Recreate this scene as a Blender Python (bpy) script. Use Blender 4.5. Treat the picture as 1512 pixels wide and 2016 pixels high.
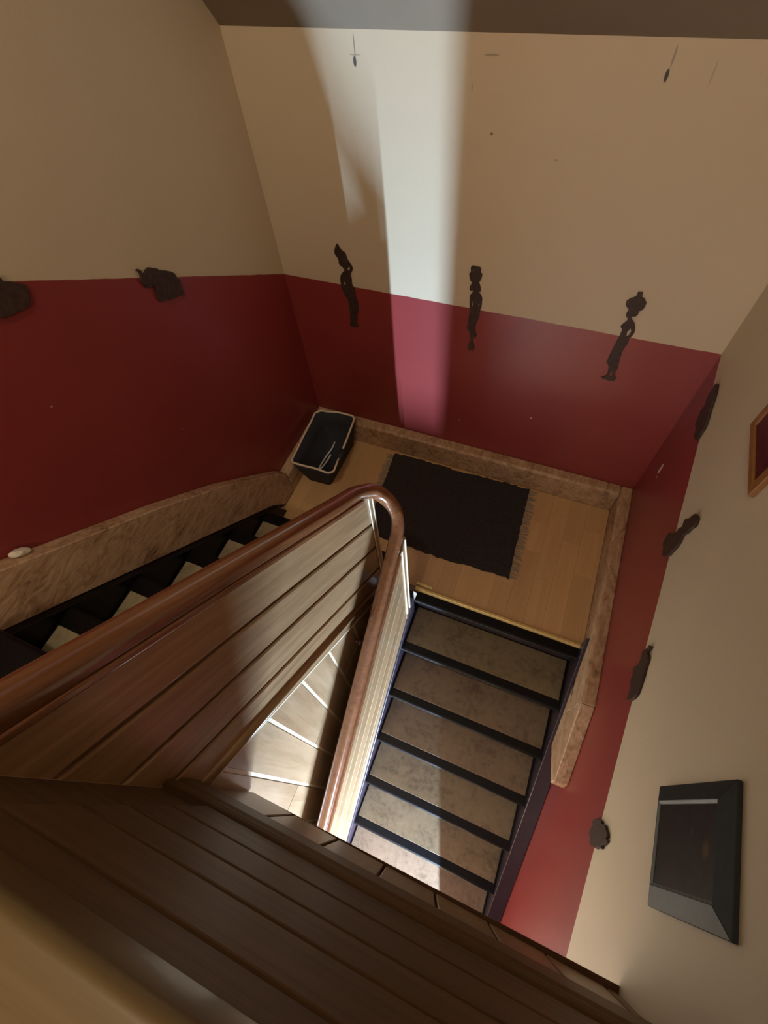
import bpy, bmesh, math, random
from mathutils import Vector, Matrix
random.seed(7)
S = bpy.context.scene
C = S.collection
for o in list(bpy.data.objects):
    bpy.data.objects.remove(o)

# ---------------------------------------------------------------- camera
cam = bpy.data.objects.new('camera', bpy.data.cameras.new('camera'))
C.objects.link(cam)
R = ((0.91851847, 0.38477839, -0.09093626), (0.28000746, -0.79543838, -0.53746963), (-0.27914089, 0.46821295, -0.83836567))
m = Matrix(((R[0][0], -R[1][0], -R[2][0], 0), (R[0][1], -R[1][1], -R[2][1], 0), (R[0][2], -R[1][2], -R[2][2], 2.7), (0, 0, 0, 1)))
cam.matrix_world = m
cam.data.sensor_width = 36.0
cam.data.lens = 981.803 / 2016 * 36.0
cam.data.shift_x = (756 - 727.63) / 2016
cam.data.shift_y = (960.68 - 1008) / 2016
cam.data.clip_start = 0.01
S.camera = cam

# ---------------------------------------------------------------- world, lamps, exposure
w = bpy.data.worlds.new('world'); S.world = w; w.use_nodes = True
w.node_tree.nodes['Background'].inputs[0].default_value = (0.8, 0.75, 0.7, 1)
w.node_tree.nodes['Background'].inputs[1].default_value = 0.0
S.view_settings.view_transform = 'Standard'
S.view_settings.look = 'None'
S.view_settings.gamma = 1.0
S.view_settings.use_curve_mapping = False
S.view_settings.exposure = 0.0

def light(name, kind, loc, energy, color, size=0.1, size_y=None, look=None):
    d = bpy.data.lights.new(name, kind)
    d.energy = energy; d.color = color
    if kind == 'AREA':
        d.shape = 'RECTANGLE'; d.size = size; d.size_y = size_y or size
    else:
        d.shadow_soft_size = size
    o = bpy.data.objects.new(name, d); C.objects.link(o)
    o.location = loc
    if look is not None:
        o.rotation_euler = (Vector(look) - Vector(loc)).to_track_quat('-Z', 'Y').to_euler()
    return o

# bulb of the stair hall, on the ceiling over the stairs
light('hall_lamp_light', 'POINT', (-0.42, -0.25, 4.62), 50, (1.0, 0.86, 0.67), 0.09)
# added unseen fill in the upper hall, brightens the end wall
light('rear_fill_light', 'POINT', (-0.05, -1.9, 3.75), 45, (1.0, 0.90, 0.80), 0.15)
# cool light from the hall below, a thin upright strip for crisp shadow edges
light('lower_strip_light', 'AREA', (0.520, -1.2, -0.80), 315, (0.52, 0.74, 1.0), 0.014, 0.86, (-0.55, 1.9, 0.3))
# lamp in the hall below
light('lower_lamp_light', 'POINT', (0.0, -1.2, -0.38), 13.0, (1.0, 0.92, 0.84), 0.14)

# ---------------------------------------------------------------- materials
def new_mat(name):
    mt = bpy.data.materials.new(name); mt.use_nodes = True
    nt = mt.node_tree
    return mt, nt, nt.nodes['Principled BSDF']
def N(nt, t, **k):
    n = nt.nodes.new(t)
    for a, b in k.items(): setattr(n, a, b)
    return n
def L(nt, a, b): nt.links.new(a, b)
def ramp(nt, fac, stops):
    r = N(nt, 'ShaderNodeValToRGB')
    e = r.color_ramp.elements
    while len(e) < len(stops): e.new(0.5)
    for i, (p, c) in enumerate(stops):
        e[i].position = p; e[i].color = (*c, 1)
    L(nt, fac, r.inputs[0]); return r.outputs[0]
def math_n(nt, op, a, b=None, clamp=False):
    n = N(nt, 'ShaderNodeMath', operation=op, use_clamp=clamp)
    for i, v in enumerate((a, b)):
        if v is None: continue
        if isinstance(v, (int, float)): n.inputs[i].default_value = v
        else: L(nt, v, n.inputs[i])
    return n.outputs[0]
def mix(nt, fac, a, b, mode='MIX'):
    n = N(nt, 'ShaderNodeMix', data_type='RGBA', blend_type=mode)
    for i, v in ((0, fac), (6, a), (7, b)):
        if isinstance(v, (int, float)): n.inputs[i].default_value = v
        elif isinstance(v, tuple): n.inputs[i].default_value = (*v, 1)
        else: L(nt, v, n.inputs[i])
    return n.outputs[2]
def coords(nt): return N(nt, 'ShaderNodeTexCoord').outputs['Object']
def noise(nt, vec, scale, detail=4, rough=0.55, dist=0.0):
    n = N(nt, 'ShaderNodeTexNoise'); n.inputs['Scale'].default_value = scale
    n.inputs['Detail'].default_value = detail; n.inputs['Roughness'].default_value = rough
    n.inputs['Distortion'].default_value = dist
    L(nt, vec, n.inputs['Vector']); return n.outputs['Fac']
def bump(nt, b, h, strength, dist=0.002):
    n = N(nt, 'ShaderNodeBump'); n.inputs['Strength'].default_value = strength
    n.inputs['Distance'].default_value = dist
    L(nt, h, n.inputs['Height']); L(nt, n.outputs[0], b.inputs['Normal'])

def wood(name, light_c, dark_c, rot=(0, 0, 0), axis=1, rough=0.35, coat=0.0, spread=0.12, gscale=34, streak=0.04):
    """grain runs along `axis` (0,1,2) after rotating the coordinates by rot"""
    mt, nt, b = new_mat(name)
    oi = N(nt, 'ShaderNodeObjectInfo')
    mp = N(nt, 'ShaderNodeMapping'); mp.inputs['Rotation'].default_value = rot
    off = N(nt, 'ShaderNodeCombineXYZ')
    for i in range(3): L(nt, math_n(nt, 'MULTIPLY', oi.outputs['Random'], 7.0 + i * 3.1), off.inputs[i])
    L(nt, coords(nt), mp.inputs['Vector'])
    ad = N(nt, 'ShaderNodeVectorMath', operation='ADD'); L(nt, mp.outputs[0], ad.inputs[0]); L(nt, off.outputs[0], ad.inputs[1])
    sc = N(nt, 'ShaderNodeMapping'); s = [1, 1, 1]; s[axis] = streak; sc.inputs['Scale'].default_value = s
    L(nt, ad.outputs[0], sc.inputs['Vector'])
    g = noise(nt, sc.outputs[0], gscale, 6, 0.62, 0.6)
    f = noise(nt, sc.outputs[0], gscale * 7, 3, 0.6, 0.2)
    v = math_n(nt, 'ADD', math_n(nt, 'MULTIPLY', g, 0.72), math_n(nt, 'MULTIPLY', f, 0.28))
    col = ramp(nt, v, [(0.30, dark_c), (0.5, tuple((a + c) / 2 for a, c in zip(light_c, dark_c))), (0.68, light_c)])
    hs = N(nt, 'ShaderNodeHueSaturation')
    L(nt, col, hs.inputs['Color'])
    L(nt, math_n(nt, 'ADD', math_n(nt, 'MULTIPLY', oi.outputs['Random'], spread * 2), 1 - spread), hs.inputs['Value'])
    L(nt, hs.outputs[0], b.inputs['Base Color'])
    b.inputs['Roughness'].default_value = rough
    b.inputs['Coat Weight'].default_value = coat; b.inputs['Coat Roughness'].default_value = 0.12
    bump(nt, b, v, 0.12, 0.001)
    return mt

def plain(name, c, rough=0.5, metal=0.0, var=0.15, scale=30, bmp=0.1, coat=0.0):
    mt, nt, b = new_mat(name)
    n = noise(nt, coords(nt), scale, 5)
    L(nt, ramp(nt, n, [(0.3, tuple(x * (1 - var) for x in c)), (0.7, tuple(min(1, x * (1 + var)) for x in c))]), b.inputs['Base Color'])
    b.inputs['Roughness'].default_value = rough; b.inputs['Metallic'].default_value = metal
    b.inputs['Coat Weight'].default_value = coat
    if bmp: bump(nt, b, n, bmp, 0.002)
    return mt

CREAM = (0.56, 0.465, 0.33); RED = (0.25, 0.036, 0.034)
def wall_paint(name, haxis, h0, slope, ref, marks=()):
    """cream above, red below a painted edge at z = h0 + slope*(ref - y)"""
    mt, nt, b = new_mat(name)
    co = coords(nt)
    sp = N(nt, 'ShaderNodeSeparateXYZ'); L(nt, co, sp.inputs[0])
    edge = math_n(nt, 'ADD', math_n(nt, 'MULTIPLY', math_n(nt, 'SUBTRACT', ref, sp.outputs[1]), slope), h0)
    wob = math_n(nt, 'MULTIPLY', math_n(nt, 'SUBTRACT', noise(nt, co, 9, 3), 0.5), 0.008)
    d = math_n(nt, 'SUBTRACT', math_n(nt, 'ADD', sp.outputs[2], wob), edge)
    fac = math_n(nt, 'MULTIPLY', math_n(nt, 'ADD', d, 0.0015), 330, True)
    big = noise(nt, co, 2.2, 4); fine = noise(nt, co, 60, 4)
    cr = mix(nt, big, tuple(x * 0.93 for x in CREAM), tuple(x * 1.06 for x in CREAM))
    rd = mix(nt, big, tuple(x * 0.88 for x in RED), tuple(x * 1.12 for x in RED))
    col = mix(nt, fac, rd, cr)
    hx = sp.outputs[haxis]
    for (mx, mz, rx, rz, c) in marks:
        q = math_n(nt, 'ADD', math_n(nt, 'POWER', math_n(nt, 'DIVIDE', math_n(nt, 'ABSOLUTE', math_n(nt, 'SUBTRACT', hx, mx)), rx), 2.0),
                   math_n(nt, 'POWER', math_n(nt, 'DIVIDE', math_n(nt, 'ABSOLUTE', math_n(nt, 'SUBTRACT', sp.outputs[2], mz)), rz), 2.0))
        k = math_n(nt, 'MULTIPLY', math_n(nt, 'SUBTRACT', 1.4, q), 1.6, True)
        col = mix(nt, math_n(nt, 'MULTIPLY', k, c[3]), col, tuple(c[:3]))
    L(nt, col, b.inputs['Base Color'])
    L(nt, mix(nt, fac, (0.36, 0.36, 0.36), (0.62, 0.62, 0.62)), b.inputs['Roughness'])
    bump(nt, b, math_n(nt, 'ADD', math_n(nt, 'MULTIPLY', big, 0.4), math_n(nt, 'MULTIPLY', fine, 0.6)), 0.22, 0.004)
    return mt

def stone(name, rot=(0, 0, 0)):
    """marbled beige plinth covering"""
    mt, nt, b = new_mat(name)
    mp = N(nt, 'ShaderNodeMapping'); mp.inputs['Rotation'].default_value = rot
    mp.inputs['Scale'].default_value = (1, 0.42, 1)
    L(nt, coords(nt), mp.inputs['Vector'])
    a = noise(nt, mp.outputs[0], 26, 8, 0.68, 1.5)
    c = noise(nt, mp.outputs[0], 9, 4, 0.6, 0.8)
    v = math_n(nt, 'ADD', math_n(nt, 'MULTIPLY', a, 0.65), math_n(nt, 'MULTIPLY', c, 0.35))
    col = ramp(nt, v, [(0.34, (0.105, 0.045, 0.020)), (0.42, (0.34, 0.200, 0.110)), (0.52, (0.49, 0.325, 0.195)), (0.66, (0.62, 0.455, 0.30))])
    L(nt, col, b.inputs['Base Color']); b.inputs['Roughness'].default_value = 0.55
    bump(nt, b, v, 0.25, 0.003)
    return mt

def lino(name, base, dark):
    mt, nt, b = new_mat(name)
    co = coords(nt)
    v = math_n(nt, 'ADD', math_n(nt, 'MULTIPLY', noise(nt, co, 34, 6, 0.7), 0.6), math_n(nt, 'MULTIPLY', noise(nt, co, 7, 3), 0.4))
    col = ramp(nt, v, [(0.36, dark), (0.50, base), (0.66, tuple(min(1, x * 1.2) for x in base))])
    oi = N(nt, 'ShaderNodeObjectInfo')
    hs = N(nt, 'ShaderNodeHueSaturation'); L(nt, col, hs.inputs['Color'])
    L(nt, math_n(nt, 'ADD', math_n(nt, 'MULTIPLY', oi.outputs['Random'], 0.03), 0.485), hs.inputs['Hue'])
    L(nt, hs.outputs[0], b.inputs['Base Color']); b.inputs['Roughness'].default_value = 0.42
    bump(nt, b, v, 0.08, 0.001)
    return mt

P45 = math.radians(43.8)
up_rot = (P45, 0, 0); dn_rot = (-math.radians(41.5), 0, 0)
BL, BD = (0.44, 0.275, 0.145), (0.23, 0.125, 0.055)
M = dict(
    wall_b=wall_paint('paint_back', 0, 1.187, 0.0, 1.9, marks=[
        (-0.912, 2.072, 0.0055, 0.0144, (0.03, 0.025, 0.03, 0.9)), (-0.909, 2.11, 0.0022, 0.0360, (0.16, 0.13, 0.11, 0.7)), (-0.909, 2.09, 0.0193, 0.0024, (0.2, 0.17, 0.14, 0.5)),
        (0.051, 2.072, 0.0050, 0.0156, (0.03, 0.025, 0.04, 0.9)), (0.054, 2.115, 0.0028, 0.0240, (0.16, 0.13, 0.11, 0.55)),
        (0.165, 2.08, 0.0022, 0.0300, (0.3, 0.24, 0.17, 0.5)), (-0.45, 2.103, 0.0220, 0.0030, (0.16, 0.12, 0.09, 0.55)),
        (-0.505, 2.02, 0.0022, 0.0120, (0.3, 0.25, 0.2, 0.6)), (-0.427, 1.893, 0.0050, 0.0048, (0.10, 0.07, 0.05, 0.8)), (-0.2, 1.83, 0.0066, 0.0036, (0.25, 0.2, 0.15, 0.5)),
        (-0.058, 0.562, 0.0050, 0.0048, (0.75, 0.7, 0.66, 0.95)), (-0.445, 0.402, 0.0044, 0.0042, (0.6, 0.35, 0.3, 0.9)), (-0.25, 0.39, 0.0033, 0.0036, (0.55, 0.3, 0.25, 0.8))]),
    wall_l=wall_paint('paint_left', 1, 1.187, 0.645, 1.9, marks=[(0.55, 1.62, 0.004, 0.004, (0.5, 0.3, 0.2, 0.8)), (0.9, 1.1, 0.004, 0.004, (0.5, 0.3, 0.2, 0.8))]),
    wall_r=wall_paint('paint_right', 1, 1.187, -0.388, 1.9, marks=[(1.722, 0.63, 0.013, 0.036, (0.72, 0.68, 0.62, 1.0)), (1.70, 0.585, 0.006, 0.012, (0.6, 0.5, 0.45, 0.9)), (1.80, 0.86, 0.012, 0.05, (0.36, 0.05, 0.04, 0.6))]),
    cream=plain('paint_cream', CREAM, 0.6, 0, 0.05, 3, 0.1),
    stone=stone('marbled_plinth'), stone_up=stone('marbled_plinth_slope', up_rot), stone_dn=stone('marbled_plinth_slope_down', dn_rot),
    board_up=wood('board_upper', BL, BD, up_rot, 1, 0.30, 0.25), board_dn=wood('board_lower', BL, BD, dn_rot, 1, 0.30, 0.25),
    board_x=wood('board_landing_shaded', tuple(v * 0.36 for v in BL), tuple(v * 0.36 for v in BD), (0, 0, 0), 0, 0.5, 0.0, 0.06),  # same boards darkened, the shade of their turned-away face is in the colour
    panel_shaded=wood('fascia_laminate_shaded', (0.27, 0.17, 0.09), (0.20, 0.12, 0.06), (0, 0, 0), 2, 0.4, 0.05, 0.05, 16, 0.07),  # darker copy of the laminate panel, shade under the landing put into its colour
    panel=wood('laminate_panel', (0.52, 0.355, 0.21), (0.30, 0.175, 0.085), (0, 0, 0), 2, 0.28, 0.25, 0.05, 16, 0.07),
    plank=wood('floor_plank', (0.66, 0.43, 0.215), (0.56, 0.345, 0.16), (0, 0, 0), 1, 0.34, 0.1, 0.06, 18, 0.06),
    rail=wood('handrail', (0.26, 0.105, 0.042), (0.13, 0.045, 0.018), up_rot, 1, 0.22, 0.6, 0.0),
    rail_x=wood('landing_handrail', (0.165, 0.118, 0.056), (0.11, 0.074, 0.032), (0, 0, 0), 0, 0.38, 0.1, 0.0),
    groove=plain('groove_strip', (0.12, 0.05, 0.02), 0.5, 0, 0.2, 30, 0),
    pale=plain('pale_strip', (0.78, 0.66, 0.47), 0.35, 0, 0.06, 30, 0),
    black=plain('black_stair_paint', (0.004, 0.0035, 0.0045), 0.38, 0, 0.3, 40, 0.05),
    purple=plain('dark_string_paint', (0.026, 0.016, 0.026), 0.34, 0, 0.25, 25, 0.1),
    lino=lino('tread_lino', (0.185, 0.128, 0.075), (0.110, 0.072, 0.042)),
    lino_lit=lino('tread_lino_lit', (0.36, 0.30, 0.20), (0.26, 0.21, 0.13)),  # lighter copy of the tread lino, lamp light put into its colour
    brass=plain('brass', (0.80, 0.62, 0.27), 0.36, 0.55, 0.1, 60, 0.05),
    carve=plain('dark_carved_wood', (0.050, 0.030, 0.024), 0.5, 0, 0.3, 60, 0.3),
    rug=plain('black_rug', (0.030, 0.024, 0.026), 0.95, 0, 0.5, 140, 0.9), fringe=plain('grey_fringe', (0.30, 0.26, 0.21), 0.9, 0, 0.25, 80, 0.3),
    felt=plain('basket_felt', (0.030, 0.032, 0.040), 0.9, 0, 0.5, 160, 0.8), piping=plain('basket_piping', (0.78, 0.65, 0.48), 0.7, 0, 0.1, 80, 0.2),
    cord=plain('white_cord', (0.78, 0.77, 0.74), 0.4, 0, 0.05, 30, 0), plaster=plain('plaster', (0.66, 0.60, 0.49), 0.8, 0, 0.1, 40, 0.5),
    frame_b=plain('black_frame', (0.016, 0.020, 0.023), 0.5, 0, 0.25, 50, 0.1), slip=plain('silver_slip', (0.13, 0.14, 0.135), 0.45, 0.2, 0.1, 60, 0),
    frame_o=wood('orange_frame', (0.34, 0.15, 0.045), (0.22, 0.085, 0.022), (0, 0, 0), 2, 0.4, 0.1),
    carpet=plain('grey_carpet', (0.24, 0.19, 0.18), 0.95, 0, 0.2, 120, 0.5),
    knob=plain('dark_knob', (0.10, 0.045, 0.03), 0.3, 0, 0.2, 40, 0, 0.4),
    concrete=plain('concrete', (0.3, 0.25, 0.2), 0.9, 0, 0.15, 12, 0.3),
)
M['black'].node_tree.nodes['Principled BSDF'].inputs['Specular IOR Level'].default_value = 0.22
def picture_mat(name, base, blobs):
    mt, nt, b = new_mat(name)
    co = coords(nt); sp = N(nt, 'ShaderNodeSeparateXYZ'); L(nt, co, sp.inputs[0])
    col = ramp(nt, noise(nt, co, 22, 5, 0.6, 0.8), [(0.35, tuple(x * 0.6 for x in base)), (0.65, tuple(x * 1.5 for x in base))])
    for (y, z, ry, rz, c) in blobs:
        q = math_n(nt, 'ADD', math_n(nt, 'POWER', math_n(nt, 'ABSOLUTE', math_n(nt, 'DIVIDE', math_n(nt, 'SUBTRACT', sp.outputs[1], y), ry)), 2.0),
                   math_n(nt, 'POWER', math_n(nt, 'ABSOLUTE', math_n(nt, 'DIVIDE', math_n(nt, 'SUBTRACT', sp.outputs[2], z), rz)), 2.0))
        col = mix(nt, math_n(nt, 'MULTIPLY', math_n(nt, 'SUBTRACT', 1.3, q), 0.8, True), col, c)
    L(nt, col, b.inputs['Base Color']); b.inputs['Roughness'].default_value = 0.35
    return mt
M['pic_dark'] = picture_mat('dark_print', (0.016, 0.008, 0.009), [(0.156, 1.36, 0.018, 0.016, (0.09, 0.045, 0.015)), (0.19, 1.29, 0.012, 0.008, (0.04, 0.02, 0.04)), (0.07, 1.19, 0.06, 0.05, (0.03, 0.016, 0.016))])
M['pic_red'] = picture_mat('red_print', (0.075, 0.008, 0.016), [(1.17, 1.60, 0.03, 0.035, (0.11, 0.045, 0.045)), (1.09, 1.57, 0.025, 0.03, (0.09, 0.02, 0.035))])

# ---------------------------------------------------------------- mesh helpers
def obj_from(name, verts, faces, mat, parent=None, smooth=False, bevel=0.0, seg=2):
    bm = bmesh.new()
    vs = [bm.verts.new(v) for v in verts]
    for f in faces: bm.faces.new([vs[i] for i in f])
    bmesh.ops.recalc_face_normals(bm, faces=bm.faces[:])
    if bevel: bmesh.ops.bevel(bm, geom=bm.edges[:], offset=bevel, segments=seg, profile=0.6, affect='EDGES', clamp_overlap=True)
    return link(name, bm, mat, parent, smooth)
def link(name, bm, mat, parent=None, smooth=False):
    me = bpy.data.meshes.new(name); bm.to_mesh(me); bm.free()
    me.materials.append(mat)
    if smooth:
        for p in me.polygons: p.use_smooth = True
    o = bpy.data.objects.new(name, me); C.objects.link(o)
    if parent is not None: set_parent(o, parent)
    return o
def set_parent(o, p):
    o.parent = p; o.matrix_parent_inverse = world_of(p).inverted()
def world_of(p):
    mm = Matrix.LocRotScale(p.location, p.rotation_euler, p.scale)
    return (world_of(p.parent) @ p.matrix_parent_inverse @ mm) if p.parent else mm
def box(name, x, y, z, mat, parent=None, bevel=0.0, seg=2):
    v = [(a, b, c) for a in x for b in y for c in z]
    f = [(0, 1, 3, 2), (4, 6, 7, 5), (0, 4, 5, 1), (2, 3, 7, 6), (0, 2, 6, 4), (1, 5, 7, 3)]
    return obj_from(name, v, f, mat, parent, False, bevel, seg)
def prism(name, poly, axis, a, b, mat, parent=None, bevel=0.0, seg=2):
    """poly: 2-D outline in the two other axes (in x,y,z order), extruded along axis from a to b"""
    def p3(u, v, t):
        c = [u, v]; c.insert(axis, t); return tuple(c)
    n = len(poly)
    v = [p3(*q, a) for q in poly] + [p3(*q, b) for q in poly]
    f = [tuple(range(n)), tuple(range(2 * n - 1, n - 1, -1))] + [(i, (i + 1) % n, n + (i + 1) % n, n + i) for i in range(n)]
    return obj_from(name, v, f, mat, parent, False, bevel, seg)
def sweep(name, path, section, mat, parent=None, closed=False, side=None):
    """sweep a closed 2-D section (side, up) along a 3-D path"""
    bm = bmesh.new(); rings = []
    pts = [Vector(p) for p in path]; n = len(pts)
    for i, p in enumerate(pts):
        if closed: t = (pts[(i + 1) % n] - pts[i - 1]).normalized()
        else: t = (pts[min(i + 1, n - 1)] - pts[max(i - 1, 0)]).normalized()
        s = Vector(side[i]) if side else t.cross(Vector((0, 0, 1)))
        s = (s - t * s.dot(t)).normalized(); u = s.cross(t).normalized()
        rings.append([bm.verts.new(p + s * a + u * b) for a, b in section])
    k = len(section)
    for i in range(n if closed else n - 1):
        r0, r1 = rings[i], rings[(i + 1) % n]
        for j in range(k): bm.faces.new((r0[j], r0[(j + 1) % k], r1[(j + 1) % k], r1[j]))
    if not closed:
        bm.faces.new(rings[0][::-1]); bm.faces.new(rings[-1])
    bmesh.ops.recalc_face_normals(bm, faces=bm.faces[:])
    return link(name, bm, mat, parent, True)
def circle(r, k=10): return [(r * math.cos(2 * math.pi * i / k), r * math.sin(2 * math.pi * i / k)) for i in range(k)]
def catmull(P, n=6):
    out = []; P = [Vector(p) for p in P]
    for i in range(len(P) - 1):
        a, b, c, d = P[max(i - 1, 0)], P[i], P[i + 1], P[min(i + 2, len(P) - 1)]
        for j in range(n):
            t = j / n
            out.append(0.5 * ((2 * b) + (c - a) * t + (2 * a - 5 * b + 4 * c - d) * t * t + (3 * b - a - 3 * c + d) * t ** 3))
    out.append(P[-1]); return out
def thing(name, loc, label, cat, group=None):
    o = bpy.data.objects.new(name, None); C.objects.link(o); o.location = loc
    o.empty_display_size = 0.1
    return tag(o, label, cat, group)
def tag(o, label, cat, group=None):
    o['label'] = label; o['category'] = cat
    if group: o['group'] = group
    return o
def struct(o, label=None):
    o['kind'] = 'structure'
    if label: o['label'] = label
    return o

XL, XR, YB = -1.42, 0.586, 1.9          # wall faces
FZ = 1.332                               # upper floor
LZ = -1.407                              # lower floor

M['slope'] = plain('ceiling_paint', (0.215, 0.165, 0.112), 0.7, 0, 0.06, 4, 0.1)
for k_, v_ in (('board_x', 0.2), ('rail_x', 0.25), ('pic_dark', 0.12), ('frame_b', 0.3), ('carve', 0.25), ('panel_shaded', 0.25)):
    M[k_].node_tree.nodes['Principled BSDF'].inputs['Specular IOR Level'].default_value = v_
# ---------------------------------------------------------------- setting
struct(prism('wall_back', [(XL - 0.1, LZ - 0.1), (XR + 0.1, LZ - 0.1), (XR + 0.1, 2.25), (XL - 0.1, 2.25)], 1, YB, YB + 0.12, M['wall_b']), 'stairwell end wall painted cream above and dark red below')
struct(box('wall_left', (XL - 0.12, XL), (-3.2, YB + 0.12), (LZ - 0.1, 5.1), M['wall_l']), 'left stairwell wall, cream over a red band that climbs with the stairs')
struct(box('wall_right', (XR, XR + 0.12), (-1.2, YB + 0.12), (LZ - 0.1, 5.1), M['wall_r']), 'right stairwell wall, cream over a red band that falls with the stairs')
struct(box('wall_right', (XR, XR + 0.12), (-2.6, -1.2), (FZ - 0.3, 5.1), M['cream']))
struct(box('wall_front', (XL - 0.12, XR + 0.12), (-2.6, -2.48), (FZ - 0.35, 5.1), M['cream']))
# sloping ceiling over the half landing, then the flat ceiling of the stair hall
sl = 1.38
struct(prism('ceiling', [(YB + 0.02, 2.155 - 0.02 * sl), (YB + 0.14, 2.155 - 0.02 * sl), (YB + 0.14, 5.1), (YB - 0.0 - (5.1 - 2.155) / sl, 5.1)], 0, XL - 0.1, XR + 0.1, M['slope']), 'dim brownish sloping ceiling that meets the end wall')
struct(box('ceiling', (XL - 0.12, XR + 0.12), (-2.6, 0.0), (5.0, 5.12), M['cream']))
# half landing
land = struct(box('floor', (XL, XR), (0.955, YB), (-0.14, -0.012), M['concrete']), 'half landing floored with light oak laminate strips')
xs = -1.36
i = 0
while xs < 0.522:
    x1 = min(xs + 0.098, 0.5225)
    y0 = 1.0 if xs < -0.56 else 0.985
    cuts = [y0] + [[1.42, 1.62], [1.27, 1.71], [1.55], [1.36, 1.66], [1.18, 1.58]][i % 5] + [1.8385]
    for a, b in zip(cuts[:-1], cuts[1:]):
        box('plank', (xs + 0.0002, x1 - 0.0002), (a + 0.0002, b - 0.0002), (-0.012, -random.uniform(0, 0.0003)), M['plank'], land, 0.0004, 1)
    xs = x1; i += 1
# upper floor: slab round the stairwell, floor carpet
struct(prism('floor', [(XL, -2.5), (XR, -2.5), (XR, -0.205), (-0.56, -0.205), (-0.57, -0.452), (XL, -0.452)], 2, FZ - 0.25, FZ, M['carpet']), 'upper landing floor')
# hall below
struct(box('floor', (XL, 1.7), (-3.2, 0.0), (LZ - 0.1, LZ), M['plank']), 'floor of the hall below')
struct(box('ceiling', (XL, 1.7), (-3.2, -1.2), (FZ - 0.4, FZ - 0.26), M['cream']))
struct(box('wall_right', (1.58, 1.7), (-3.2, -1.2), (LZ - 0.1, FZ - 0.26), M['cream']))
struct(box('wall_front', (XL, 1.7), (-3.2, -3.08), (LZ - 0.1, FZ - 0.26), M['cream']))
struct(box('wall_lower', (XL, 0.49), (-1.72, -1.62), (LZ, FZ - 0.4), M['cream']))
struct(box('wall_lower', (XR + 0.12, 1.7), (-1.3, -1.2), (LZ - 0.1, FZ - 0.26), M['cream']))

struct(box('light_jamb', (0.376, XR - 0.001), (-0.79, -0.745), (LZ, FZ - 0.25), M['panel']))  # unseen jamb added to cut the right edge of the light strip
# plinths (baseboards)
T = 0.062
bb = struct(prism('baseboard_back', [(YB, -0.01), (YB, 0.186), (YB - 0.05, 0.182), (YB - T, 0.172), (YB - T, -0.001)], 0, XL + 0.001, XR - T - 0.002, M['stone'], None, 0.003, 1), 'marbled beige plinth along the end wall')
bl = struct(prism('baseboard_left', [(XL, -0.001), (XL, 0.186), (XL + 0.05, 0.182), (XL + T, 0.172), (XL + T, -0.001)], 1, 1.325, YB - T - 0.001, M['stone'], None, 0.003, 1), 'marbled beige plinth on the left wall, rising beside the stairs')
prism('sloped_plinth', [(1.322, -0.0), (1.322, 0.20), (1.27, 0.275), (0.88, 0.70), (0.56, 1.0), (0.09, 1.405), (-0.45, 1.86), (-0.45, 1.62), (1.118, 0.135), (1.21, 0.0)], 0, XL + 0.0005, XL + 0.058, M['stone_up'], bl, 0.004, 1)
br = struct(prism('baseboard_right', [(XR, -0.06), (XR, 0.186), (XR - 0.05, 0.184), (XR - T, 0.175), (XR - T, -0.06)], 1, 0.658, YB - 0.001, M['stone'], None, 0.003, 1), 'marbled beige plinth on the right wall, turning down with the stairs')
prism('sloped_plinth', [(0.657, 0.183), (0.336, -0.06), (0.328, -0.14), (0.528, -0.315), (0.657, -0.205)], 0, XR - T, XR - 0.0005, M['stone_dn'], br, 0.004, 1)
prism('lower_edge', [(0.658, -0.058), (0.658, -0.2), (0.766, -0.098), (0.985, -0.002), (0.985, -0.058 + 0.03)], 0, XR - T, XR - 0.0005, M['stone'], br, 0.002, 1)

# ---------------------------------------------------------------- lower flight
Y0, TD, RI = 0.901, 0.229, 0.201
lf = thing('staircase', (0.07, 0.9, 0), 'lower flight of black nosed stairs with brown lino treads falling from the half landing', 'stairs')
XA, XB = -0.372, 0.507
def nose(y0, y1, z, th=0.036):
    """tread profile: rounded front edge at y0, back edge at y1 (either side)"""
    r = 0.012; d = 1 if y1 > y0 else -1
    pts = [(y1, z), (y0 + d * r, z)]
    for k in range(1, 6):
        a = math.pi / 2 + k * math.pi / 5 * 0.5
        pts.append((y0 + d * (r + r * math.cos(a)), z - r + r * math.sin(a)))
    return pts + [(y0 + d * 0.003, z - th), (y1, z - th)]
prism('landing_nosing', nose(Y0, 0.958, 0.004), 0, XA, 0.522, M['black'], lf)
for n in range(0, 8):
    y = Y0 - n * TD; z = -n * RI
    if n:
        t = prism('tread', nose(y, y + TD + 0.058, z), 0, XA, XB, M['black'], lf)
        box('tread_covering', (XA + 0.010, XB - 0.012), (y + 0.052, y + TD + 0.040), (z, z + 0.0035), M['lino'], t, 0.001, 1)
    if n < 7:
        box('riser', (XA, XB), (y + 0.044, y + 0.058), (z - RI + 0.004, z - 0.035), M['purple'], lf)
sk = 0.878
def nl(y): return -(Y0 - y) * sk
yb_ = Y0 - 7.1 * TD
prism('wall_string', [(0.985, nl(0.985) + 0.045), (yb_, nl(yb_) + 0.015), (yb_, nl(yb_) - 0.28), (0.985, nl(0.985) - 0.28)], 0, XB + 0.0005, XR - 0.001, M['purple'], lf, 0.004, 2)
prism('outer_string', [(0.90, nl(0.90) + 0.035), (yb_, nl(yb_) + 0.035), (yb_, nl(yb_) - 0.26), (0.90, nl(0.90) - 0.26)], 0, -0.432, XA - 0.0005, M['purple'], lf, 0.003, 2)
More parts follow.
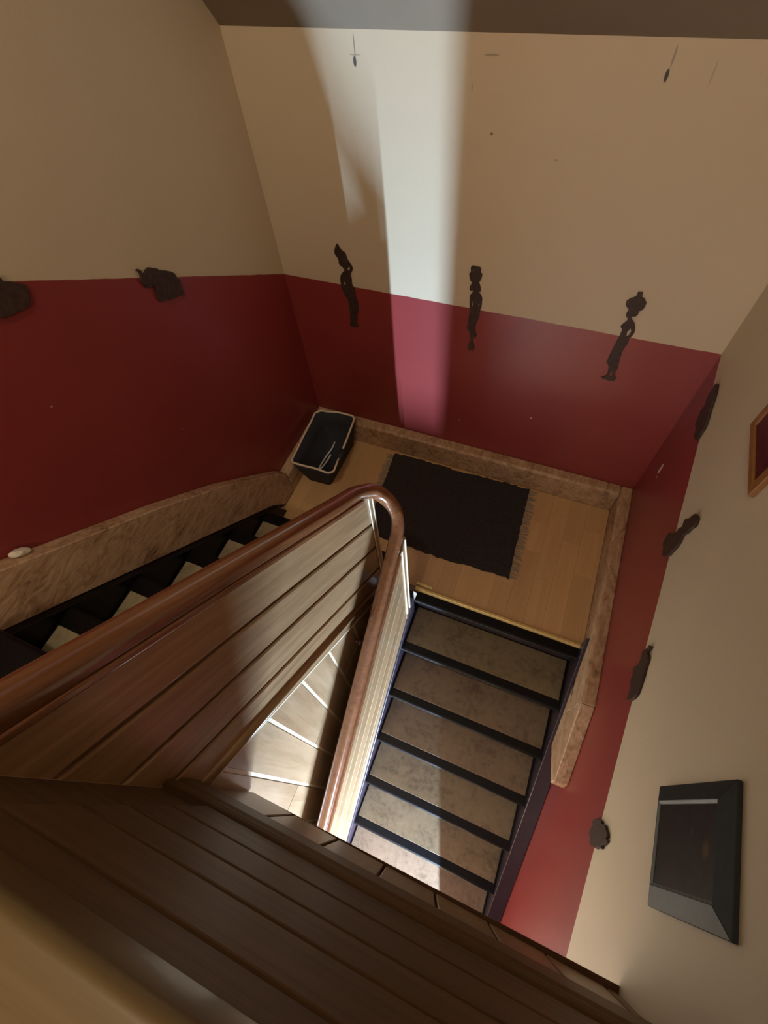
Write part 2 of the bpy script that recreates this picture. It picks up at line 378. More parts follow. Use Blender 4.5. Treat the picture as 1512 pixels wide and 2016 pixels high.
prism('soffit', [(0.93, nl(0.93) - 0.24), (yb_ + 0.1, nl(yb_ + 0.1) - 0.24), (yb_ + 0.1, nl(yb_ + 0.1) - 0.26), (0.93, nl(0.93) - 0.26)], 0, XA, XB, M['cream'], lf)
# brass edge strip on the landing
bs = tag(prism('brass_edge_strip', [(0.9585, 0.0005), (0.990, 0.0005), (0.988, 0.008), (0.981, 0.013), (0.968, 0.013), (0.960, 0.008)], 0, XA - 0.02, 0.520, M['brass'], None, 0.001, 1), 'long brass edge strip along the landing at the head of the lower stairs', 'edge strip')
bs2 = tag(box('brass_edge_strip', (-0.397, -0.300), (0.997, 1.011), (0.0005, 0.007), M['brass'], None, 0.002, 2), 'short offcut of brass strip lying behind the long brass edge strip', 'edge strip')

# ---------------------------------------------------------------- upper flight
uf = thing('staircase', (-0.95, 1.035, 0), 'upper flight of black stairs with lino treads toned lighter as under the lamp between the left wall and the boarded balustrade', 'stairs')
RU = 0.222
yf = [1.035, 0.79, 0.553, 0.31, 0.087, -0.062]
for n, y in enumerate(yf):
    z = RU * (n + 1)
    yr = (yf[n + 1] - 0.05) if n < 5 else -0.45
    t = prism('tread', nose(y, yr, z if n < 5 else FZ + 0.004, 0.036), 0, -1.331, -0.5685, M['black'], uf)
    if n < 5:
        box('tread_covering', (-1.322, -0.572), (yr + 0.012, y - 0.070), (z, z + 0.0035), M['lino_lit'], t, 0.001, 1)
    box('riser', (-1.331, -0.5685), (y - 0.040, y - 0.024), (z - RU + 0.001, z - 0.035), M['black'], uf)
prism('wall_string', [(1.175, 0.0), (1.12, 0.130), (-0.22, 1.404), (-0.22, 1.1), (0.85, 0.0)], 0, -1.362, -1.3315, M['black'], uf, 0.003, 1)
prism('soffit', [(0.85, -0.01), (-0.2, 1.03), (-0.2, 1.00), (0.88, -0.06)], 0, -1.40, -0.56, M['cream'], uf)

# ---------------------------------------------------------------- boarded balustrade of the upper flight
XF = -0.517
ub = thing('balustrade', (-0.53, 0.84, 0.1), 'long sloping balustrade of tan boards beside the upper flight', 'balustrade')
rows = [(1.925, 0.95), (1.712, 0.955), (1.514, 0.966), (1.316, 0.998), (1.157, 1.004)]
YA, YZ = -0.180, 0.838
def para(cb, sb_, ct, st, y0, y1): return [(y0, cb - sb_ * y0), (y1, cb - sb_ * y1), (y1, ct - st * y1), (y0, ct - st * y0)]
for (ct, st), (cb, sb_) in zip(rows[:-1], rows[1:]):
    prism('board', para(cb + 0.0105, sb_, ct - 0.0105, st, YA, YZ), 0, XF - 0.020, XF, M['board_up'], ub, 0.004, 2)
for (c_, s_) in rows[1:-1]:
    prism('joint_strip', para(c_ - 0.012, s_, c_ + 0.012, s_, YA, YZ), 0, XF - 0.019, XF - 0.006, M['groove'], ub)
prism('backing_board', para(1.05, 1.02, 1.915, 0.95, -0.19, 0.85), 0, XF - 0.050, XF - 0.021, M['board_up'], ub)
prism('string_board', para(1.106, 1.098, 1.150, 1.006, -0.180, 0.80), 0, XF - 0.05, XF + 0.003, M['board_up'], ub, 0.002, 1)
bead = [(YA - 0.02, 1.150 - 1.004 * (YA - 0.02)), (0.80, 1.150 - 1.004 * 0.80)]
sweep('bead', [(XF - 0.002, *p) for p in bead], circle(0.017, 12), M['board_up'], ub)
prism('edge_strip', para(1.094, 1.1, 1.106, 1.098, -0.158, 0.74), 0, XF - 0.05, XF + 0.0035, M['pale'], ub)
# end post with two pale edges
prism('end_post', [(0.842, 0.30), (0.842, 1.105), (0.872, 1.075), (0.872, 0.27)], 0, XF - 0.045, XF + 0.002, M['board_up'], ub, 0.002, 1)
for yy in (0.8405, 0.870):
    box('edge_strip', (XF + 0.0002, XF + 0.0045), (yy - 0.0035, yy + 0.0035), (0.35, 1.115 - (yy - 0.84)), M['pale'], ub, 0.001, 1)

# ---------------------------------------------------------------- boarded balustrade of the lower flight
XG = -0.382
lb = thing('balustrade', (-0.41, 0.85, -0.05), 'balustrade of pale jointed boards descending beside the lower flight', 'balustrade')
def ru(y): return 0.098 + 0.886 * y        # underside of the rail
bot = (nl(0.0) + 0.035, 0.878)
YC, YD = -0.72, 0.800
K = 5
lv = [((bot[0] + (0.105 - bot[0]) * k / K), 0.878 + (0.886 - 0.878) * k / K) for k in range(K + 1)]
for k in range(K):
    (c0, s0), (c1, s1) = lv[k], lv[k + 1]
    prism('board', [(YC, c0 + s0 * YC + 0.004), (YD, c0 + s0 * YD + 0.004), (YD, c1 + s1 * YD - 0.004), (YC, c1 + s1 * YC - 0.004)], 0, XG - 0.018, XG, M['board_dn'], lb, 0.003, 2)
for (c0, s0) in lv[1:-1]:
    prism('joint_strip', [(YC, c0 + s0 * YC - 0.0055), (YD, c0 + s0 * YD - 0.0055), (YD, c0 + s0 * YD + 0.0055), (YC, c0 + s0 * YC + 0.0055)], 0, XG - 0.016, XG - 0.0015, M['pale'], lb)
prism('backing_board', [(YC, bot[0] + 0.878 * YC), (0.85, bot[0] + 0.878 * 0.85), (0.85, 0.105 + 0.886 * 0.85), (YC, 0.105 + 0.886 * YC)], 0, XG - 0.050, XG - 0.019, M['board_dn'], lb)
prism('end_post', [(0.802, -0.05), (0.802, 0.80), (0.862, 0.85), (0.862, -0.02)], 0, XG - 0.045, XG + 0.001, M['board_dn'], lb, 0.002, 1)
for yy in (0.812, 0.850):
    box('edge_strip', (XG + 0.0002, XG + 0.005), (yy - 0.0035, yy + 0.0035), (0.02, 0.80 + (yy - 0.80)), M['pale'], lb, 0.001, 1)

# ---------------------------------------------------------------- handrail over both flights
def rail_sec(w_, h_, k=4, rf=0.42):
    pts = []
    r = min(w_, h_) * rf
    for cx, cy, a0 in ((w_ / 2 - r, h_ / 2 - r, 0), (-w_ / 2 + r, h_ / 2 - r, 90)):
        for j in range(k + 1):
            a = math.radians(a0 + 90 * j / k); pts.append((cx + r * math.cos(a), cy + r * math.sin(a)))
    r2 = 0.008
    for cx, cy, a0 in ((-w_ / 2 + r2, -h_ / 2 + r2, 180), (w_ / 2 - r2, -h_ / 2 + r2, 270)):
        for j in range(3):
            a = math.radians(a0 + 90 * j / 2); pts.append((cx + r2 * math.cos(a), cy + r2 * math.sin(a)))
    return pts
def ul(y): return 1.962 - 0.95 * y
def ll(y): return 0.141 + 0.886 * y
path = [(-0.536, y, ul(y)) for y in (-0.17, 0.1, 0.4, 0.65)] + [(-0.538, 0.78, ul(0.78)), (-0.537, 0.85, 1.138), (-0.517, 0.900, 1.078), (-0.474, 0.915, 1.02), (-0.432, 0.898, 0.965), (-0.413, 0.855, 0.905)] + [(-0.412, y, ll(y)) for y in (0.76, 0.5, 0.1, -0.3, -0.75)]
path = catmull(path, 6)
hr = tag(sweep('handrail', path, rail_sec(0.052, 0.050), M['rail']), 'polished reddish brown handrail that sweeps round from the upper flight to the lower flight', 'handrail')

prism('rail_base', para(1.906, 0.95, 1.930, 0.95, -0.17, 0.80), 0, -0.553, -0.508, M['rail'], hr, 0.004, 2)
prism('rail_base', [(-0.74, 0.092 + 0.886 * -0.74), (0.79, 0.092 + 0.886 * 0.79), (0.79, 0.117 + 0.886 * 0.79), (-0.74, 0.117 + 0.886 * -0.74)], 0, -0.436, -0.374, M['rail'], hr, 0.004, 2)
# ---------------------------------------------------------------- landing balustrade
nb = thing('balustrade', (0.05, -0.18, FZ), 'landing balustrade of wide level boards darkened for shade in the foreground, with its own rail', 'balustrade')
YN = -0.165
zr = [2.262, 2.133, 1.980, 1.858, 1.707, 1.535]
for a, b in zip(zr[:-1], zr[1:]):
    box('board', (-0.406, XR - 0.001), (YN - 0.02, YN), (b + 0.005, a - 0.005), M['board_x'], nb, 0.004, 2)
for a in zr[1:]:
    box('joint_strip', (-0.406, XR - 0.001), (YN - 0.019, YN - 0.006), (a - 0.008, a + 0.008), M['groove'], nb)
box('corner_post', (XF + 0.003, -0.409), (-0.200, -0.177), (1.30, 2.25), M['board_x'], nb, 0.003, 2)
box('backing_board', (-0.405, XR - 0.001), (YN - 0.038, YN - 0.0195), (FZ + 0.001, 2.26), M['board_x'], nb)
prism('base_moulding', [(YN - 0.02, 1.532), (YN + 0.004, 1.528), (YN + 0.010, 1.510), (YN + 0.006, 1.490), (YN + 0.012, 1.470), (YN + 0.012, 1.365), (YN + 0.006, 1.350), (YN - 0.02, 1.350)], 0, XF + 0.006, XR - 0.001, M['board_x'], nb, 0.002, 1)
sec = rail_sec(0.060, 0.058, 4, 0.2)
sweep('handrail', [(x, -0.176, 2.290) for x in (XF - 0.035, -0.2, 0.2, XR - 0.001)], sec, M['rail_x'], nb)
# fascia under the upper landing
fa = thing('fascia', (0.05, -0.185, 0.9), 'band of upright laminate pieces darkened for shade, edging the floor below the foreground balustrade', 'fascia')
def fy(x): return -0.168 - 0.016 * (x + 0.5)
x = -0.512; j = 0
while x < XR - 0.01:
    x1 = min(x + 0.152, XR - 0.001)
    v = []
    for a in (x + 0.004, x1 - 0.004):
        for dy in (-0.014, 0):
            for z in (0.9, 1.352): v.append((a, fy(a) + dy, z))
    obj_from('panel', v, [(0, 1, 3, 2), (4, 6, 7, 5), (0, 4, 5, 1), (2, 3, 7, 6), (0, 2, 6, 4), (1, 5, 7, 3)], M['panel_shaded'], fa, False, 0.002, 1)
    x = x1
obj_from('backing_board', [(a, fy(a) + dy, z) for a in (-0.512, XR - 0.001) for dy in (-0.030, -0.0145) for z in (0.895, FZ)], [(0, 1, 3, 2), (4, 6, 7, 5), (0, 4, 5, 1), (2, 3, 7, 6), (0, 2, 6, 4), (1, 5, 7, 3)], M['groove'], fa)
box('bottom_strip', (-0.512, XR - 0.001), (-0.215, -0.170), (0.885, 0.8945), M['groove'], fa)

# ---------------------------------------------------------------- laminate clad wall under the upper flight
PW = -0.521
cw = struct(box('wall_stairwell', (PW - 0.05, PW - 0.015), (-0.95, 0.92), (LZ, 0.1), M['concrete']), 'wall of light laminate boards closing the space under the upper flight')
edges = [0.92, 0.685, 0.528, 0.348, 0.189, 0.032, -0.124, -0.281, -0.438, -0.595, -0.752, -0.95]
def ptop(y): return min(1.088 - 1.1 * y, 1.345)
for i, (y1, y0) in enumerate(zip(edges[:-1], edges[1:])):
    a, b = y0 + 0.006, y1 - 0.006
    lev = [LZ, -0.62, 0.25] if i % 2 == 0 else [LZ, -1.05, -0.25]
    lev = [l for l in lev if l < ptop(b) - 0.03]
    for k, z0 in enumerate(lev):
        if k + 1 < len(lev): poly = [(a, z0 + 0.001), (b, z0 + 0.001), (b, lev[k + 1] - 0.004), (a, lev[k + 1] - 0.004)]
        else: poly = [(a, z0 + 0.001), (b, z0 + 0.001), (b, ptop(b)), (a, ptop(a))]
        prism('panel', poly, 0, PW - 0.012, PW, M['panel'], cw, 0.0015, 1)
    if i:
        prism('joint_strip', [(y1 - 0.0075, LZ), (y1 + 0.0075, LZ), (y1 + 0.0075, ptop(y1 + 0.0075)), (y1 - 0.0075, ptop(y1 - 0.0075))], 0, PW - 0.012, PW - 0.003, M['pale'], cw)
kp = [(0.0, 0.0), (0.008, 0.0), (0.008, 0.006), (0.006, 0.010), (0.010, 0.016), (0.014, 0.022), (0.012, 0.029), (0.0, 0.032)]
bm = bmesh.new(); ring = []
for r, h in kp:
    ring.append([bm.verts.new((PW + 0.0005 + h, 0.508 + max(r, 0.0005) * math.cos(2 * math.pi * k / 14), 0.325 + max(r, 0.0005) * math.sin(2 * math.pi * k / 14))) for k in range(14)])
for r0, r1 in zip(ring[:-1], ring[1:]):
    for k in range(14): bm.faces.new((r0[k], r0[(k + 1) % 14], r1[(k + 1) % 14], r1[k]))
bm.faces.new(ring[0]); bm.faces.new(ring[-1]); bmesh.ops.recalc_face_normals(bm, faces=bm.faces[:])
link('knob', bm, M['knob'], cw, True)

# ---------------------------------------------------------------- carved silhouettes on the walls
F1 = [(-1.089,1.404),(-1.078,1.398),(-1.073,1.384),(-1.062,1.371),(-1.05,1.365),(-1.045,1.348),(-1.042,1.334),(-1.031,1.315),(-1.022,1.298),(-1.022,1.282),(-1.033,1.265),(-1.037,1.25),(-1.034,1.235),(-1.036,1.209),(-1.035,1.196),(-1.027,1.186),(-1.024,1.167),(-1.025,1.134),(-1.018,1.106),(-1.014,1.077),(-1.019,1.052),(-1.031,1.024),(-1.034,0.988),(-1.04,0.964),(-1.031,0.95),(-1.05,0.939),(-1.064,0.942),(-1.082,0.945),(-1.075,0.976),(-1.072,1.015),(-1.07,1.053),(-1.071,1.083),(-1.07,1.114),(-1.082,1.126),(-1.088,1.145),(-1.096,1.167),(-1.098,1.189),(-1.097,1.217),(-1.091,1.243),(-1.079,1.259),(-1.067,1.269),(-1.067,1.282),(-1.077,1.291),(-1.087,1.295),(-1.091,1.307),(-1.089,1.323),(-1.093,1.335),(-1.102,1.344),(-1.106,1.359),(-1.101,1.377),(-1.094,1.393)]
F1h = [[(-1.079,1.215),(-1.069,1.195),(-1.083,1.192)],[(-1.047,1.289),(-1.036,1.298),(-1.035,1.288),(-1.042,1.276),(-1.05,1.275)],[(-1.059,1.331),(-1.053,1.332),(-1.049,1.318),(-1.052,1.316)]]
F2 = [(-0.457,1.394),(-0.449,1.403),(-0.437,1.401),(-0.418,1.4),(-0.413,1.393),(-0.413,1.375),(-0.405,1.37),(-0.406,1.354),(-0.41,1.339),(-0.416,1.329),(-0.41,1.316),(-0.404,1.295),(-0.405,1.283),(-0.413,1.284),(-0.419,1.288),(-0.413,1.278),(-0.401,1.269),(-0.394,1.253),(-0.393,1.226),(-0.393,1.203),(-0.397,1.192),(-0.398,1.176),(-0.399,1.146),(-0.407,1.12),(-0.412,1.092),(-0.41,1.072),(-0.401,1.043),(-0.404,1.031),(-0.413,1.026),(-0.416,1.007),(-0.409,0.985),(-0.405,0.965),(-0.408,0.945),(-0.421,0.951),(-0.435,0.942),(-0.439,0.965),(-0.434,0.988),(-0.428,1.01),(-0.432,1.038),(-0.439,1.06),(-0.45,1.077),(-0.449,1.102),(-0.447,1.133),(-0.445,1.168),(-0.447,1.199),(-0.449,1.225),(-0.45,1.255),(-0.442,1.271),(-0.437,1.279),(-0.439,1.285),(-0.45,1.282),(-0.454,1.288),(-0.453,1.305),(-0.445,1.323),(-0.454,1.331),(-0.459,1.346),(-0.462,1.362),(-0.455,1.37)]
F2h = [[(-0.45,1.386),(-0.442,1.382),(-0.446,1.372)],[(-0.428,1.384),(-0.421,1.382),(-0.423,1.375)],[(-0.439,1.232),(-0.434,1.218),(-0.433,1.202),(-0.437,1.202)],[(-0.409,1.222),(-0.404,1.221),(-0.403,1.209),(-0.407,1.208)],[(-0.451,1.298),(-0.446,1.299),(-0.449,1.292)]]
F3 = [(0.202,1.401),(0.218,1.404),(0.222,1.395),(0.221,1.384),(0.233,1.378),(0.246,1.362),(0.248,1.344),(0.243,1.328),(0.232,1.321),(0.235,1.307),(0.23,1.294),(0.221,1.292),(0.216,1.284),(0.223,1.275),(0.235,1.263),(0.246,1.24),(0.25,1.218),(0.246,1.198),(0.241,1.184),(0.244,1.16),(0.239,1.14),(0.236,1.111),(0.239,1.068),(0.246,1.016),(0.242,0.997),(0.245,0.979),(0.256,0.957),(0.254,0.943),(0.234,0.937),(0.201,0.943),(0.197,0.949),(0.213,0.963),(0.215,0.982),(0.207,1.02),(0.192,1.043),(0.194,1.091),(0.198,1.148),(0.201,1.185),(0.201,1.216),(0.197,1.229),(0.19,1.235),(0.195,1.249),(0.205,1.266),(0.205,1.279),(0.195,1.289),(0.192,1.305),(0.196,1.321),(0.186,1.328),(0.176,1.343),(0.176,1.357),(0.186,1.37),(0.201,1.38),(0.203,1.39)]
F3h = [[(0.23,1.236),(0.237,1.22),(0.233,1.195),(0.228,1.191),(0.222,1.214)],[(0.224,0.995),(0.227,0.999),(0.235,0.976),(0.237,0.964),(0.228,0.955),(0.226,0.973)]]
E1 = [(1.08,1.746),(1.089,1.745),(1.096,1.735),(1.097,1.721),(1.097,1.711),(1.109,1.72),(1.123,1.724),(1.134,1.722),(1.147,1.712),(1.165,1.697),(1.172,1.685),(1.195,1.67),(1.217,1.651),(1.227,1.637),(1.23,1.618),(1.237,1.602),(1.231,1.583),(1.228,1.562),(1.23,1.544),(1.201,1.558),(1.178,1.567),(1.151,1.577),(1.128,1.592),(1.111,1.598),(1.106,1.61),(1.114,1.628),(1.12,1.653),(1.113,1.665),(1.097,1.667),(1.082,1.676),(1.082,1.685),(1.077,1.698),(1.077,1.711),(1.085,1.718),(1.087,1.733)]
E2 = [(0.68,1.984),(0.679,1.977),(0.7,1.961),(0.708,1.952),(0.718,1.941),(0.725,1.929),(0.722,1.92),(0.714,1.916),(0.713,1.906),(0.706,1.897),(0.698,1.891),(0.689,1.888),(0.671,1.89),(0.654,1.896),(0.638,1.9),(0.623,1.903),(0.609,1.912),(0.594,1.922),(0.584,1.942),(0.595,1.965),(0.615,1.991),(0.643,2.001),(0.666,2.001),(0.678,1.995)]
A1 = [(1.723,1.193),(1.692,1.189),(1.664,1.179),(1.633,1.155),(1.602,1.14),(1.572,1.124),(1.564,1.109),(1.561,1.084),(1.556,1.047),(1.593,1.021),(1.627,1.035),(1.659,1.021),(1.678,1.04),(1.7,1.063),(1.695,1.098),(1.722,1.111),(1.733,1.134),(1.732,1.162),(1.741,1.173)]
A2 = [(1.167,1.108),(1.138,1.128),(1.127,1.124),(1.115,1.111),(1.122,1.082),(1.124,1.068),(1.121,1.056),(1.131,1.019),(1.129,1.005),(1.121,0.999),(1.11,0.981),(1.106,0.957),(1.106,0.924),(1.103,0.904),(1.116,0.861),(1.133,0.833),(1.154,0.831),(1.172,0.833),(1.194,0.82),(1.206,0.837),(1.215,0.854),(1.215,0.882),(1.194,0.912),(1.184,0.936),(1.178,0.961),(1.184,0.971),(1.174,1.001),(1.19,1.012),(1.194,1.028),(1.18,1.052),(1.174,1.064),(1.173,1.085)]
A3 = [(0.77,0.819),(0.761,0.834),(0.752,0.824),(0.753,0.803),(0.746,0.802),(0.731,0.819),(0.714,0.821),(0.691,0.805),(0.666,0.795),(0.632,0.775),(0.619,0.767),(0.605,0.753),(0.597,0.72),(0.597,0.69),(0.6,0.662),(0.61,0.65),(0.621,0.663),(0.642,0.669),(0.674,0.663),(0.696,0.679),(0.719,0.673),(0.724,0.692),(0.723,0.73),(0.74,0.75),(0.757,0.75),(0.768,0.766),(0.764,0.799),(0.769,0.807)]
A4 = [(0.204,0.483),(0.208,0.515),(0.204,0.546),(0.2,0.567),(0.191,0.571),(0.191,0.594),(0.187,0.614),(0.178,0.623),(0.171,0.638),(0.162,0.649),(0.154,0.651),(0.15,0.636),(0.145,0.66),(0.138,0.649),(0.131,0.629),(0.127,0.609),(0.121,0.611),(0.118,0.596),(0.121,0.574),(0.119,0.564),(0.115,0.545),(0.118,0.524),(0.12,0.493),(0.128,0.466),(0.141,0.463),(0.153,0.447),(0.167,0.441),(0.177,0.458),(0.186,0.473),(0.194,0.455),(0.201,0.469)]
def cutout(name, outer, holes, plane, at, thick, mat, label, cat, group):
    """thin carved wooden silhouette; plane 'x' or 'y' is the wall normal, at = wall side face"""
    cu = bpy.data.curves.new(name, 'CURVE'); cu.dimensions = '2D'; cu.fill_mode = 'BOTH'
    cu.extrude = thick / 2 - 0.001; cu.bevel_depth = 0.001; cu.bevel_resolution = 1; cu.offset = -0.001
    for lp in [outer] + list(holes):
        s = cu.splines.new('POLY'); s.points.add(len(lp) - 1); s.use_cyclic_u = True
        for p, q in zip(s.points, lp): p.co = (q[0], q[1], 0, 1)
    tmp = bpy.data.objects.new('tmp', cu); C.objects.link(tmp)
    bpy.context.view_layer.update()
    me = bpy.data.meshes.new_from_object(tmp.evaluated_get(bpy.context.evaluated_depsgraph_get()))
    bpy.data.objects.remove(tmp); bpy.data.curves.remove(cu)
    mid = at + (thick / 2 + 0.0005) * (-1 if (plane == 'y' or at > 0) else 1)
    for v in me.vertices:
        a, b, t = v.co
        v.co = (mid + t, a, b) if plane == 'x' else (a, mid + t, b)
    me.materials.clear(); me.materials.append(mat); me.name = name
    bm = bmesh.new(); bm.from_mesh(me); bmesh.ops.remove_doubles(bm, verts=bm.verts[:], dist=1e-5); bmesh.ops.recalc_face_normals(bm, faces=bm.faces[:]); bm.to_mesh(me); bm.free()
    o = bpy.data.objects.new(name, me); C.objects.link(o)
    return tag(o, label, cat, group)
G = 'carved wooden silhouettes along the red paint edge'
cutout('carved_woman', F1, F1h, 'y', YB, 0.0055, M['carve'], 'dark carved woman in profile with arm raised to a tall pointed bundle on her head', 'wall carving', G)
cutout('carved_woman', F2, F2h, 'y', YB, 0.0055, M['carve'], 'dark carved woman facing front under a flat topped pot with looped handles', 'wall carving', G)
cutout('carved_woman', F3, F3h, 'y', YB, 0.0055, M['carve'], 'dark carved woman with a round jar with a short neck on her head', 'wall carving', G)
cutout('carved_elephant', E1, [], 'x', XL, 0.010, M['carve'], 'small dark carved elephant with raised trunk on the left wall', 'wall carving', G)
cutout('carved_elephant', E2, [], 'x', XL, 0.010, M['carve'], 'larger dark carved animal cut off by the left edge of the photo', 'wall carving', G)
cutout('carved_animal', A1, [], 'x', XR, 0.010, M['carve'], 'long dark carving on the right wall tucked nearest the far corner', 'wall carving', G)
cutout('carved_animal', A2, [], 'x', XR, 0.010, M['carve'], 'dark carving on the right wall with a narrow head poking up into the cream paint', 'wall carving', G)
cutout('carved_animal', A3, [], 'x', XR, 0.010, M['carve'], 'slim dark carving with a tiny curled tip, halfway along the right wall', 'wall carving', G)
cutout('carved_tortoise', A4, [], 'x', XR, 0.010, M['carve'], 'rounded brown tortoise shaped carving near the black picture frame', 'wall carving', G)

# ---------------------------------------------------------------- framed pictures on the right wall
def picture(name, y0, y1, z0, z1, wd, d_out, d_in, mat, slip, pic, label, swp=0.006):
    t = thing(name, (XR, (y0 + y1) / 2, z0), label, 'picture', 'framed pictures on the right wall')
    o_ = [(y0, z0), (y1, z0), (y1, z1), (y0, z1)]; i_ = [(y0 + wd, z0 + wd), (y1 - wd, z0 + wd), (y1 - wd, z1 - wd), (y0 + wd, z1 - wd)]
    for k in range(4):
        a, b, c, d = o_[k], o_[(k + 1) % 4], i_[(k + 1) % 4], i_[k]
        v = [(XR - 0.001, *a), (XR - 0.001, *b), (XR - 0.001, *c), (XR - 0.001, *d), (XR - d_out, *a), (XR - d_out, *b), (XR - d_in, *c), (XR - d_in, *d)]
        obj_from('frame_bar', v, [(0, 1, 2, 3), (4, 5, 6, 7), (0, 1, 5, 4), (1, 2, 6, 5), (2, 3, 7, 6), (3, 0, 4, 7)], mat, t, False, 0.0012, 1)
    g = wd + swp
    j_ = [(y0 + g, z0 + g), (y1 - g, z0 + g), (y1 - g, z1 - g), (y0 + g, z1 - g)]
    if slip:
        for k in range(4):
            a, b, c, d = i_[k], i_[(k + 1) % 4], j_[(k + 1) % 4], j_[k]
            v = [(XR - 0.004, *a), (XR - 0.004, *b), (XR - 0.004, *c), (XR - 0.004, *d), (XR - d_in + 0.001, *a), (XR - d_in + 0.001, *b), (XR - d_in + 0.004, *c), (XR - d_in + 0.004, *d)]
            obj_from('slip', v, [(0, 1, 2, 3), (4, 5, 6, 7), (0, 1, 5, 4), (1, 2, 6, 5), (2, 3, 7, 6), (3, 0, 4, 7)], slip, t)
    q = g - 0.004 if slip else wd - 0.004
    box('print', (XR - d_in + 0.006, XR - 0.004), (y0 + q, y1 - q), (z0 + q, z1 - q), pic, t)
    return t
picture('framed_picture', 0.020, 0.294, 1.055, 1.455, 0.044, 0.012, 0.028, M['frame_b'], M['slip'], M['pic_dark'], 'dark print in a wide black frame on the right wall')
picture('framed_picture', 1.01, 1.275, 1.46, 1.86, 0.028, 0.016, 0.018, M['frame_o'], None, M['pic_red'], 'dark red print in an orange brown wooden frame at the right edge')

# ---------------------------------------------------------------- rug
rg = thing('rug', (-0.39, 1.51, 0), 'black woven rug with grey fringes on the half landing', 'rug')
q4 = [(-0.842, 1.815), (0.052, 1.822), (0.078, 1.205), (-0.800, 1.196)]
nx, ny = 40, 28
bm = bmesh.new(); grid = []
rr = random.Random(3)
for j in range(ny + 1):
    row = []
    for i in range(nx + 1):
        u, v = i / nx, j / ny
        x = (q4[0][0] * (1 - u) + q4[1][0] * u) * (1 - v) + (q4[3][0] * (1 - u) + q4[2][0] * u) * v
        y = (q4[0][1] * (1 - u) + q4[1][1] * u) * (1 - v) + (q4[3][1] * (1 - u) + q4[2][1] * u) * v
        if j in (0, ny): y += rr.uniform(-0.006, 0.006) + 0.005 * math.sin(u * 9)
        if i in (0, nx): x += rr.uniform(-0.004, 0.004)
        z = 0.009 + 0.003 * math.sin(u * 11 + v * 3) * math.sin(v * 7) + (0.0012 if j % 2 else 0) + rr.uniform(0, 0.0008)
        row.append(bm.verts.new((x, min(y, 1.836), z)))
    grid.append(row)
for j in range(ny):
    for i in range(nx): bm.faces.new((grid[j][i], grid[j + 1][i], grid[j + 1][i + 1], grid[j][i + 1]))
ext = bmesh.ops.extrude_face_region(bm, geom=bm.faces[:])
for e in ext['geom']:
    if isinstance(e, bmesh.types.BMVert): e.co.z = 0.001
bmesh.ops.recalc_face_normals(bm, faces=bm.faces[:])
link('weave', bm, M['rug'], rg)
def fringe(xa, ya, xb, yb, s, seed):
    r = random.Random(seed); bm = bmesh.new(); n = 46
    for k in range(n):
        t = (k + r.uniform(0.2, 0.8)) / n
        x, y = xa + (xb - xa) * t, ya + (yb - ya) * t
        ln = r.uniform(0.034, 0.056); dy = r.uniform(-0.012, 0.012); h = r.uniform(0.0028, 0.0042)
        p = [Vector((x, y, 0.008)), Vector((x + s * ln * 0.5, y + dy * 0.4, h + 0.002)), Vector((x + s * ln, y + dy, h))]
        wd = [0.0035, 0.0045, 0.003]; last = None
        for q, w_ in zip(p, wd):
            rg_ = [bm.verts.new(q + Vector((0, a * w_, b * 0.0022))) for a, b in ((-1, 0), (0, 1), (1, 0), (0, -1))]
            if last:
                for m_ in range(4): bm.faces.new((last[m_], last[(m_ + 1) % 4], rg_[(m_ + 1) % 4], rg_[m_]))
            last = rg_
    bmesh.ops.recalc_face_normals(bm, faces=bm.faces[:])
    o = link('fringe', bm, M['fringe'], rg); o['kind'] = 'stuff'; return o
fringe(0.052, 1.815, 0.078, 1.21, 1, 1); fringe(-0.840, 1.81, -0.800, 1.20, -1, 2)

# ---------------------------------------------------------------- storage basket
bk = thing('basket', (-1.235, 1.64, 0), 'black felt basket with beige piped rim in the corner of the landing', 'basket')
A = [(-1.354, 1.370), (-1.062, 1.380), (-1.111, 1.850), (-1.388, 1.818)]           # rim corners
B = [(-1.315, 1.432), (-1.145, 1.440), (-1.140, 1.815), (-1.315, 1.808)]           # base corners
def rounded(c, r, k=5):
    out = []
    for i in range(4):
        p, a, b = Vector(c[i]), Vector(c[i - 1]), Vector(c[(i + 1) % 4])
        s, e = p + (a - p).normalized() * r, p + (b - p).normalized() * r
        for j in range(k + 1):
            t = j / k; out.append(s * (1 - t) ** 2 + p * 2 * t * (1 - t) + e * t * t)
        for j in (1, 2, 3, 4):
            nx_ = Vector(c[(i + 1) % 4]) + (p - Vector(c[(i + 1) % 4])).normalized() * r
            out.append(e + (nx_ - e) * j / 5)
    return out
def scaled(c, d):
    m_ = sum((Vector(p) for p in c), Vector((0, 0))) / 4
    return [Vector(p) + (m_ - Vector(p)).normalized() * d for p in c]
top, base = rounded(A, 0.045), rounded(B, 0.03)
topi, basei = rounded(scaled(A, 0.012), 0.042), rounded(scaled(B, 0.014), 0.03)
nr = len(top)
def rim_z(i):
    p = top[i]; u = (p.y - 1.37) / 0.46
    return 0.245 + (0.012 * math.sin(math.pi * max(0, min(1, (p.x + 1.37) / 0.29))) if (u < 0.08 or u > 0.92) else 0) + 0.003 * math.sin(i * 1.7)
bm = bmesh.new(); rings = []
for f in (0.0, 0.35, 0.7, 1.0):
    rings.append([bm.verts.new((*(base[i] * (1 - f) + top[i] * f), 0.001 + (rim_z(i) - 0.001) * f)) for i in range(nr)])
for f in (1.0, 0.6, 0.0):
    rings.append([bm.verts.new((*(basei[i] * (1 - f) + topi[i] * f), 0.012 + (rim_z(i) - 0.012) * f)) for i in range(nr)])
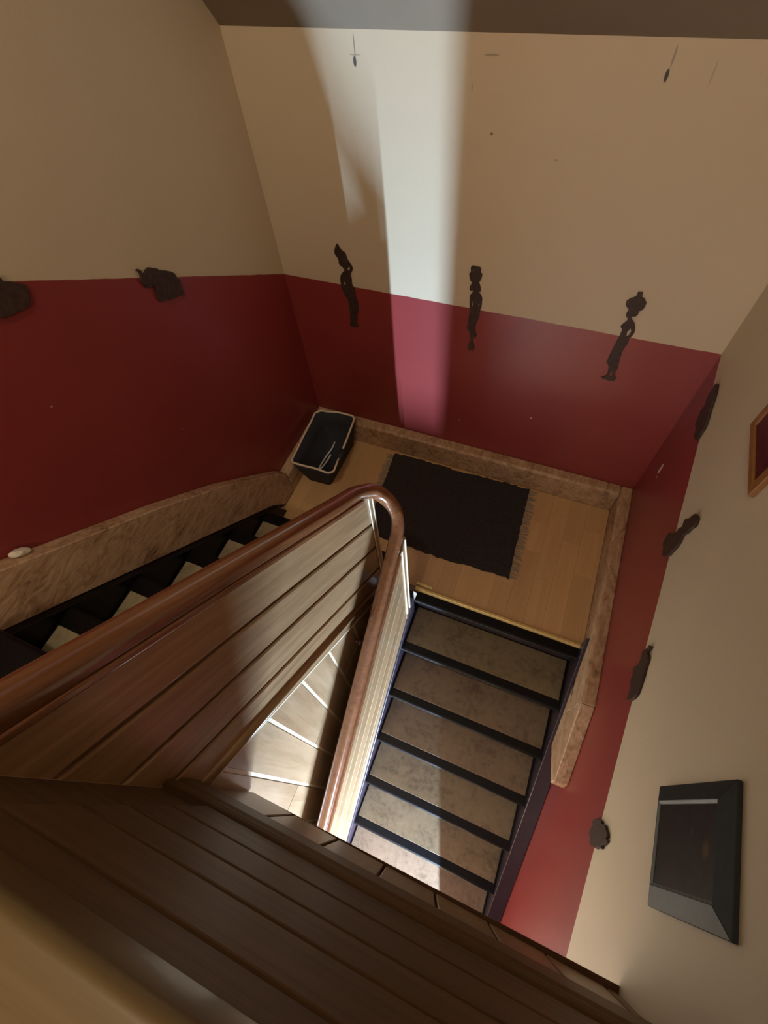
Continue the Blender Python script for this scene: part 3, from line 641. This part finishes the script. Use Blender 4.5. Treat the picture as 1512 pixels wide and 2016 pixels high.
for r0, r1 in zip(rings[:-1], rings[1:]):
    for i in range(nr): bm.faces.new((r0[i], r0[(i + 1) % nr], r1[(i + 1) % nr], r1[i]))
bm.faces.new(rings[0]); bm.faces.new(rings[-1]); bmesh.ops.recalc_face_normals(bm, faces=bm.faces[:])
link('body', bm, M['felt'], bk, True)
rim = [(*((top[i] + topi[i]) / 2), rim_z(i) + 0.004) for i in range(nr)]
right = [i for i in range(nr) if top[i].x > -1.13 and 1.50 < top[i].y < 1.63]
i1 = max(right); i0 = min(right)
seq = [(i1 + k) % nr for k in range(nr - (i1 - i0))] + [i0]
sweep('piping', [rim[i] for i in seq], circle(0.0066, 8), M['piping'], bk)
tb = [rim[i] for i in range(i0, i1 + 1)]
sweep('handle_tab', [(x + 0.002, y, z + 0.001) for x, y, z in ([rim[i0]] + tb[1:-1] + [rim[i1]])], [(-0.012, -0.02), (0.012, -0.02), (0.013, 0.004), (0, 0.008), (-0.013, 0.004)], M['felt'], bk)
cd = catmull([(-1.262, 1.76, 0.024), (-1.256, 1.70, 0.026), (-1.268, 1.62, 0.022), (-1.272, 1.545, 0.020), (-1.264, 1.520, 0.019), (-1.255, 1.540, 0.020), (-1.246, 1.60, 0.021), (-1.243, 1.655, 0.022)], 6)
tag(sweep('cord', cd, circle(0.0058, 8), M['cord']), 'white bent cord lying in the black felt basket', 'cord')

# crumb of plaster resting on the sloping plinth
bm = bmesh.new()
bmesh.ops.create_icosphere(bm, subdivisions=2, radius=1)
rr = random.Random(5)
for v in bm.verts:
    v.co *= rr.uniform(0.86, 1.1)
    c_ = v.co.copy()
    y_, z_ = c_.y * 0.034, c_.z * 0.012
    v.co = (XL + 0.022 + c_.x * 0.017, 0.150 + y_ * 0.76 + z_ * 0.65, 1.371 - y_ * 0.66 + z_ * 0.75)
tag(link('plaster_lump', bm, M['plaster'], None), 'whitish lump of plaster lying on the sloping plinth at the left edge', 'plaster')

# ceiling lamp of the stair hall (gives the warm light)
lp = thing('ceiling_lamp', (-0.42, -0.25, 5.0), 'bare bulb hanging from the stair hall ceiling above the picture', 'lamp')
box('rose', (-0.47, -0.37), (-0.30, -0.20), (4.98, 5.0), M['plaster'], lp, 0.008, 2)

sweep('flex', [(-0.42, -0.25, 4.98), (-0.42, -0.25, 4.74)], circle(0.004, 8), M['cord'], lp, side=[(1, 0, 0)] * 2)
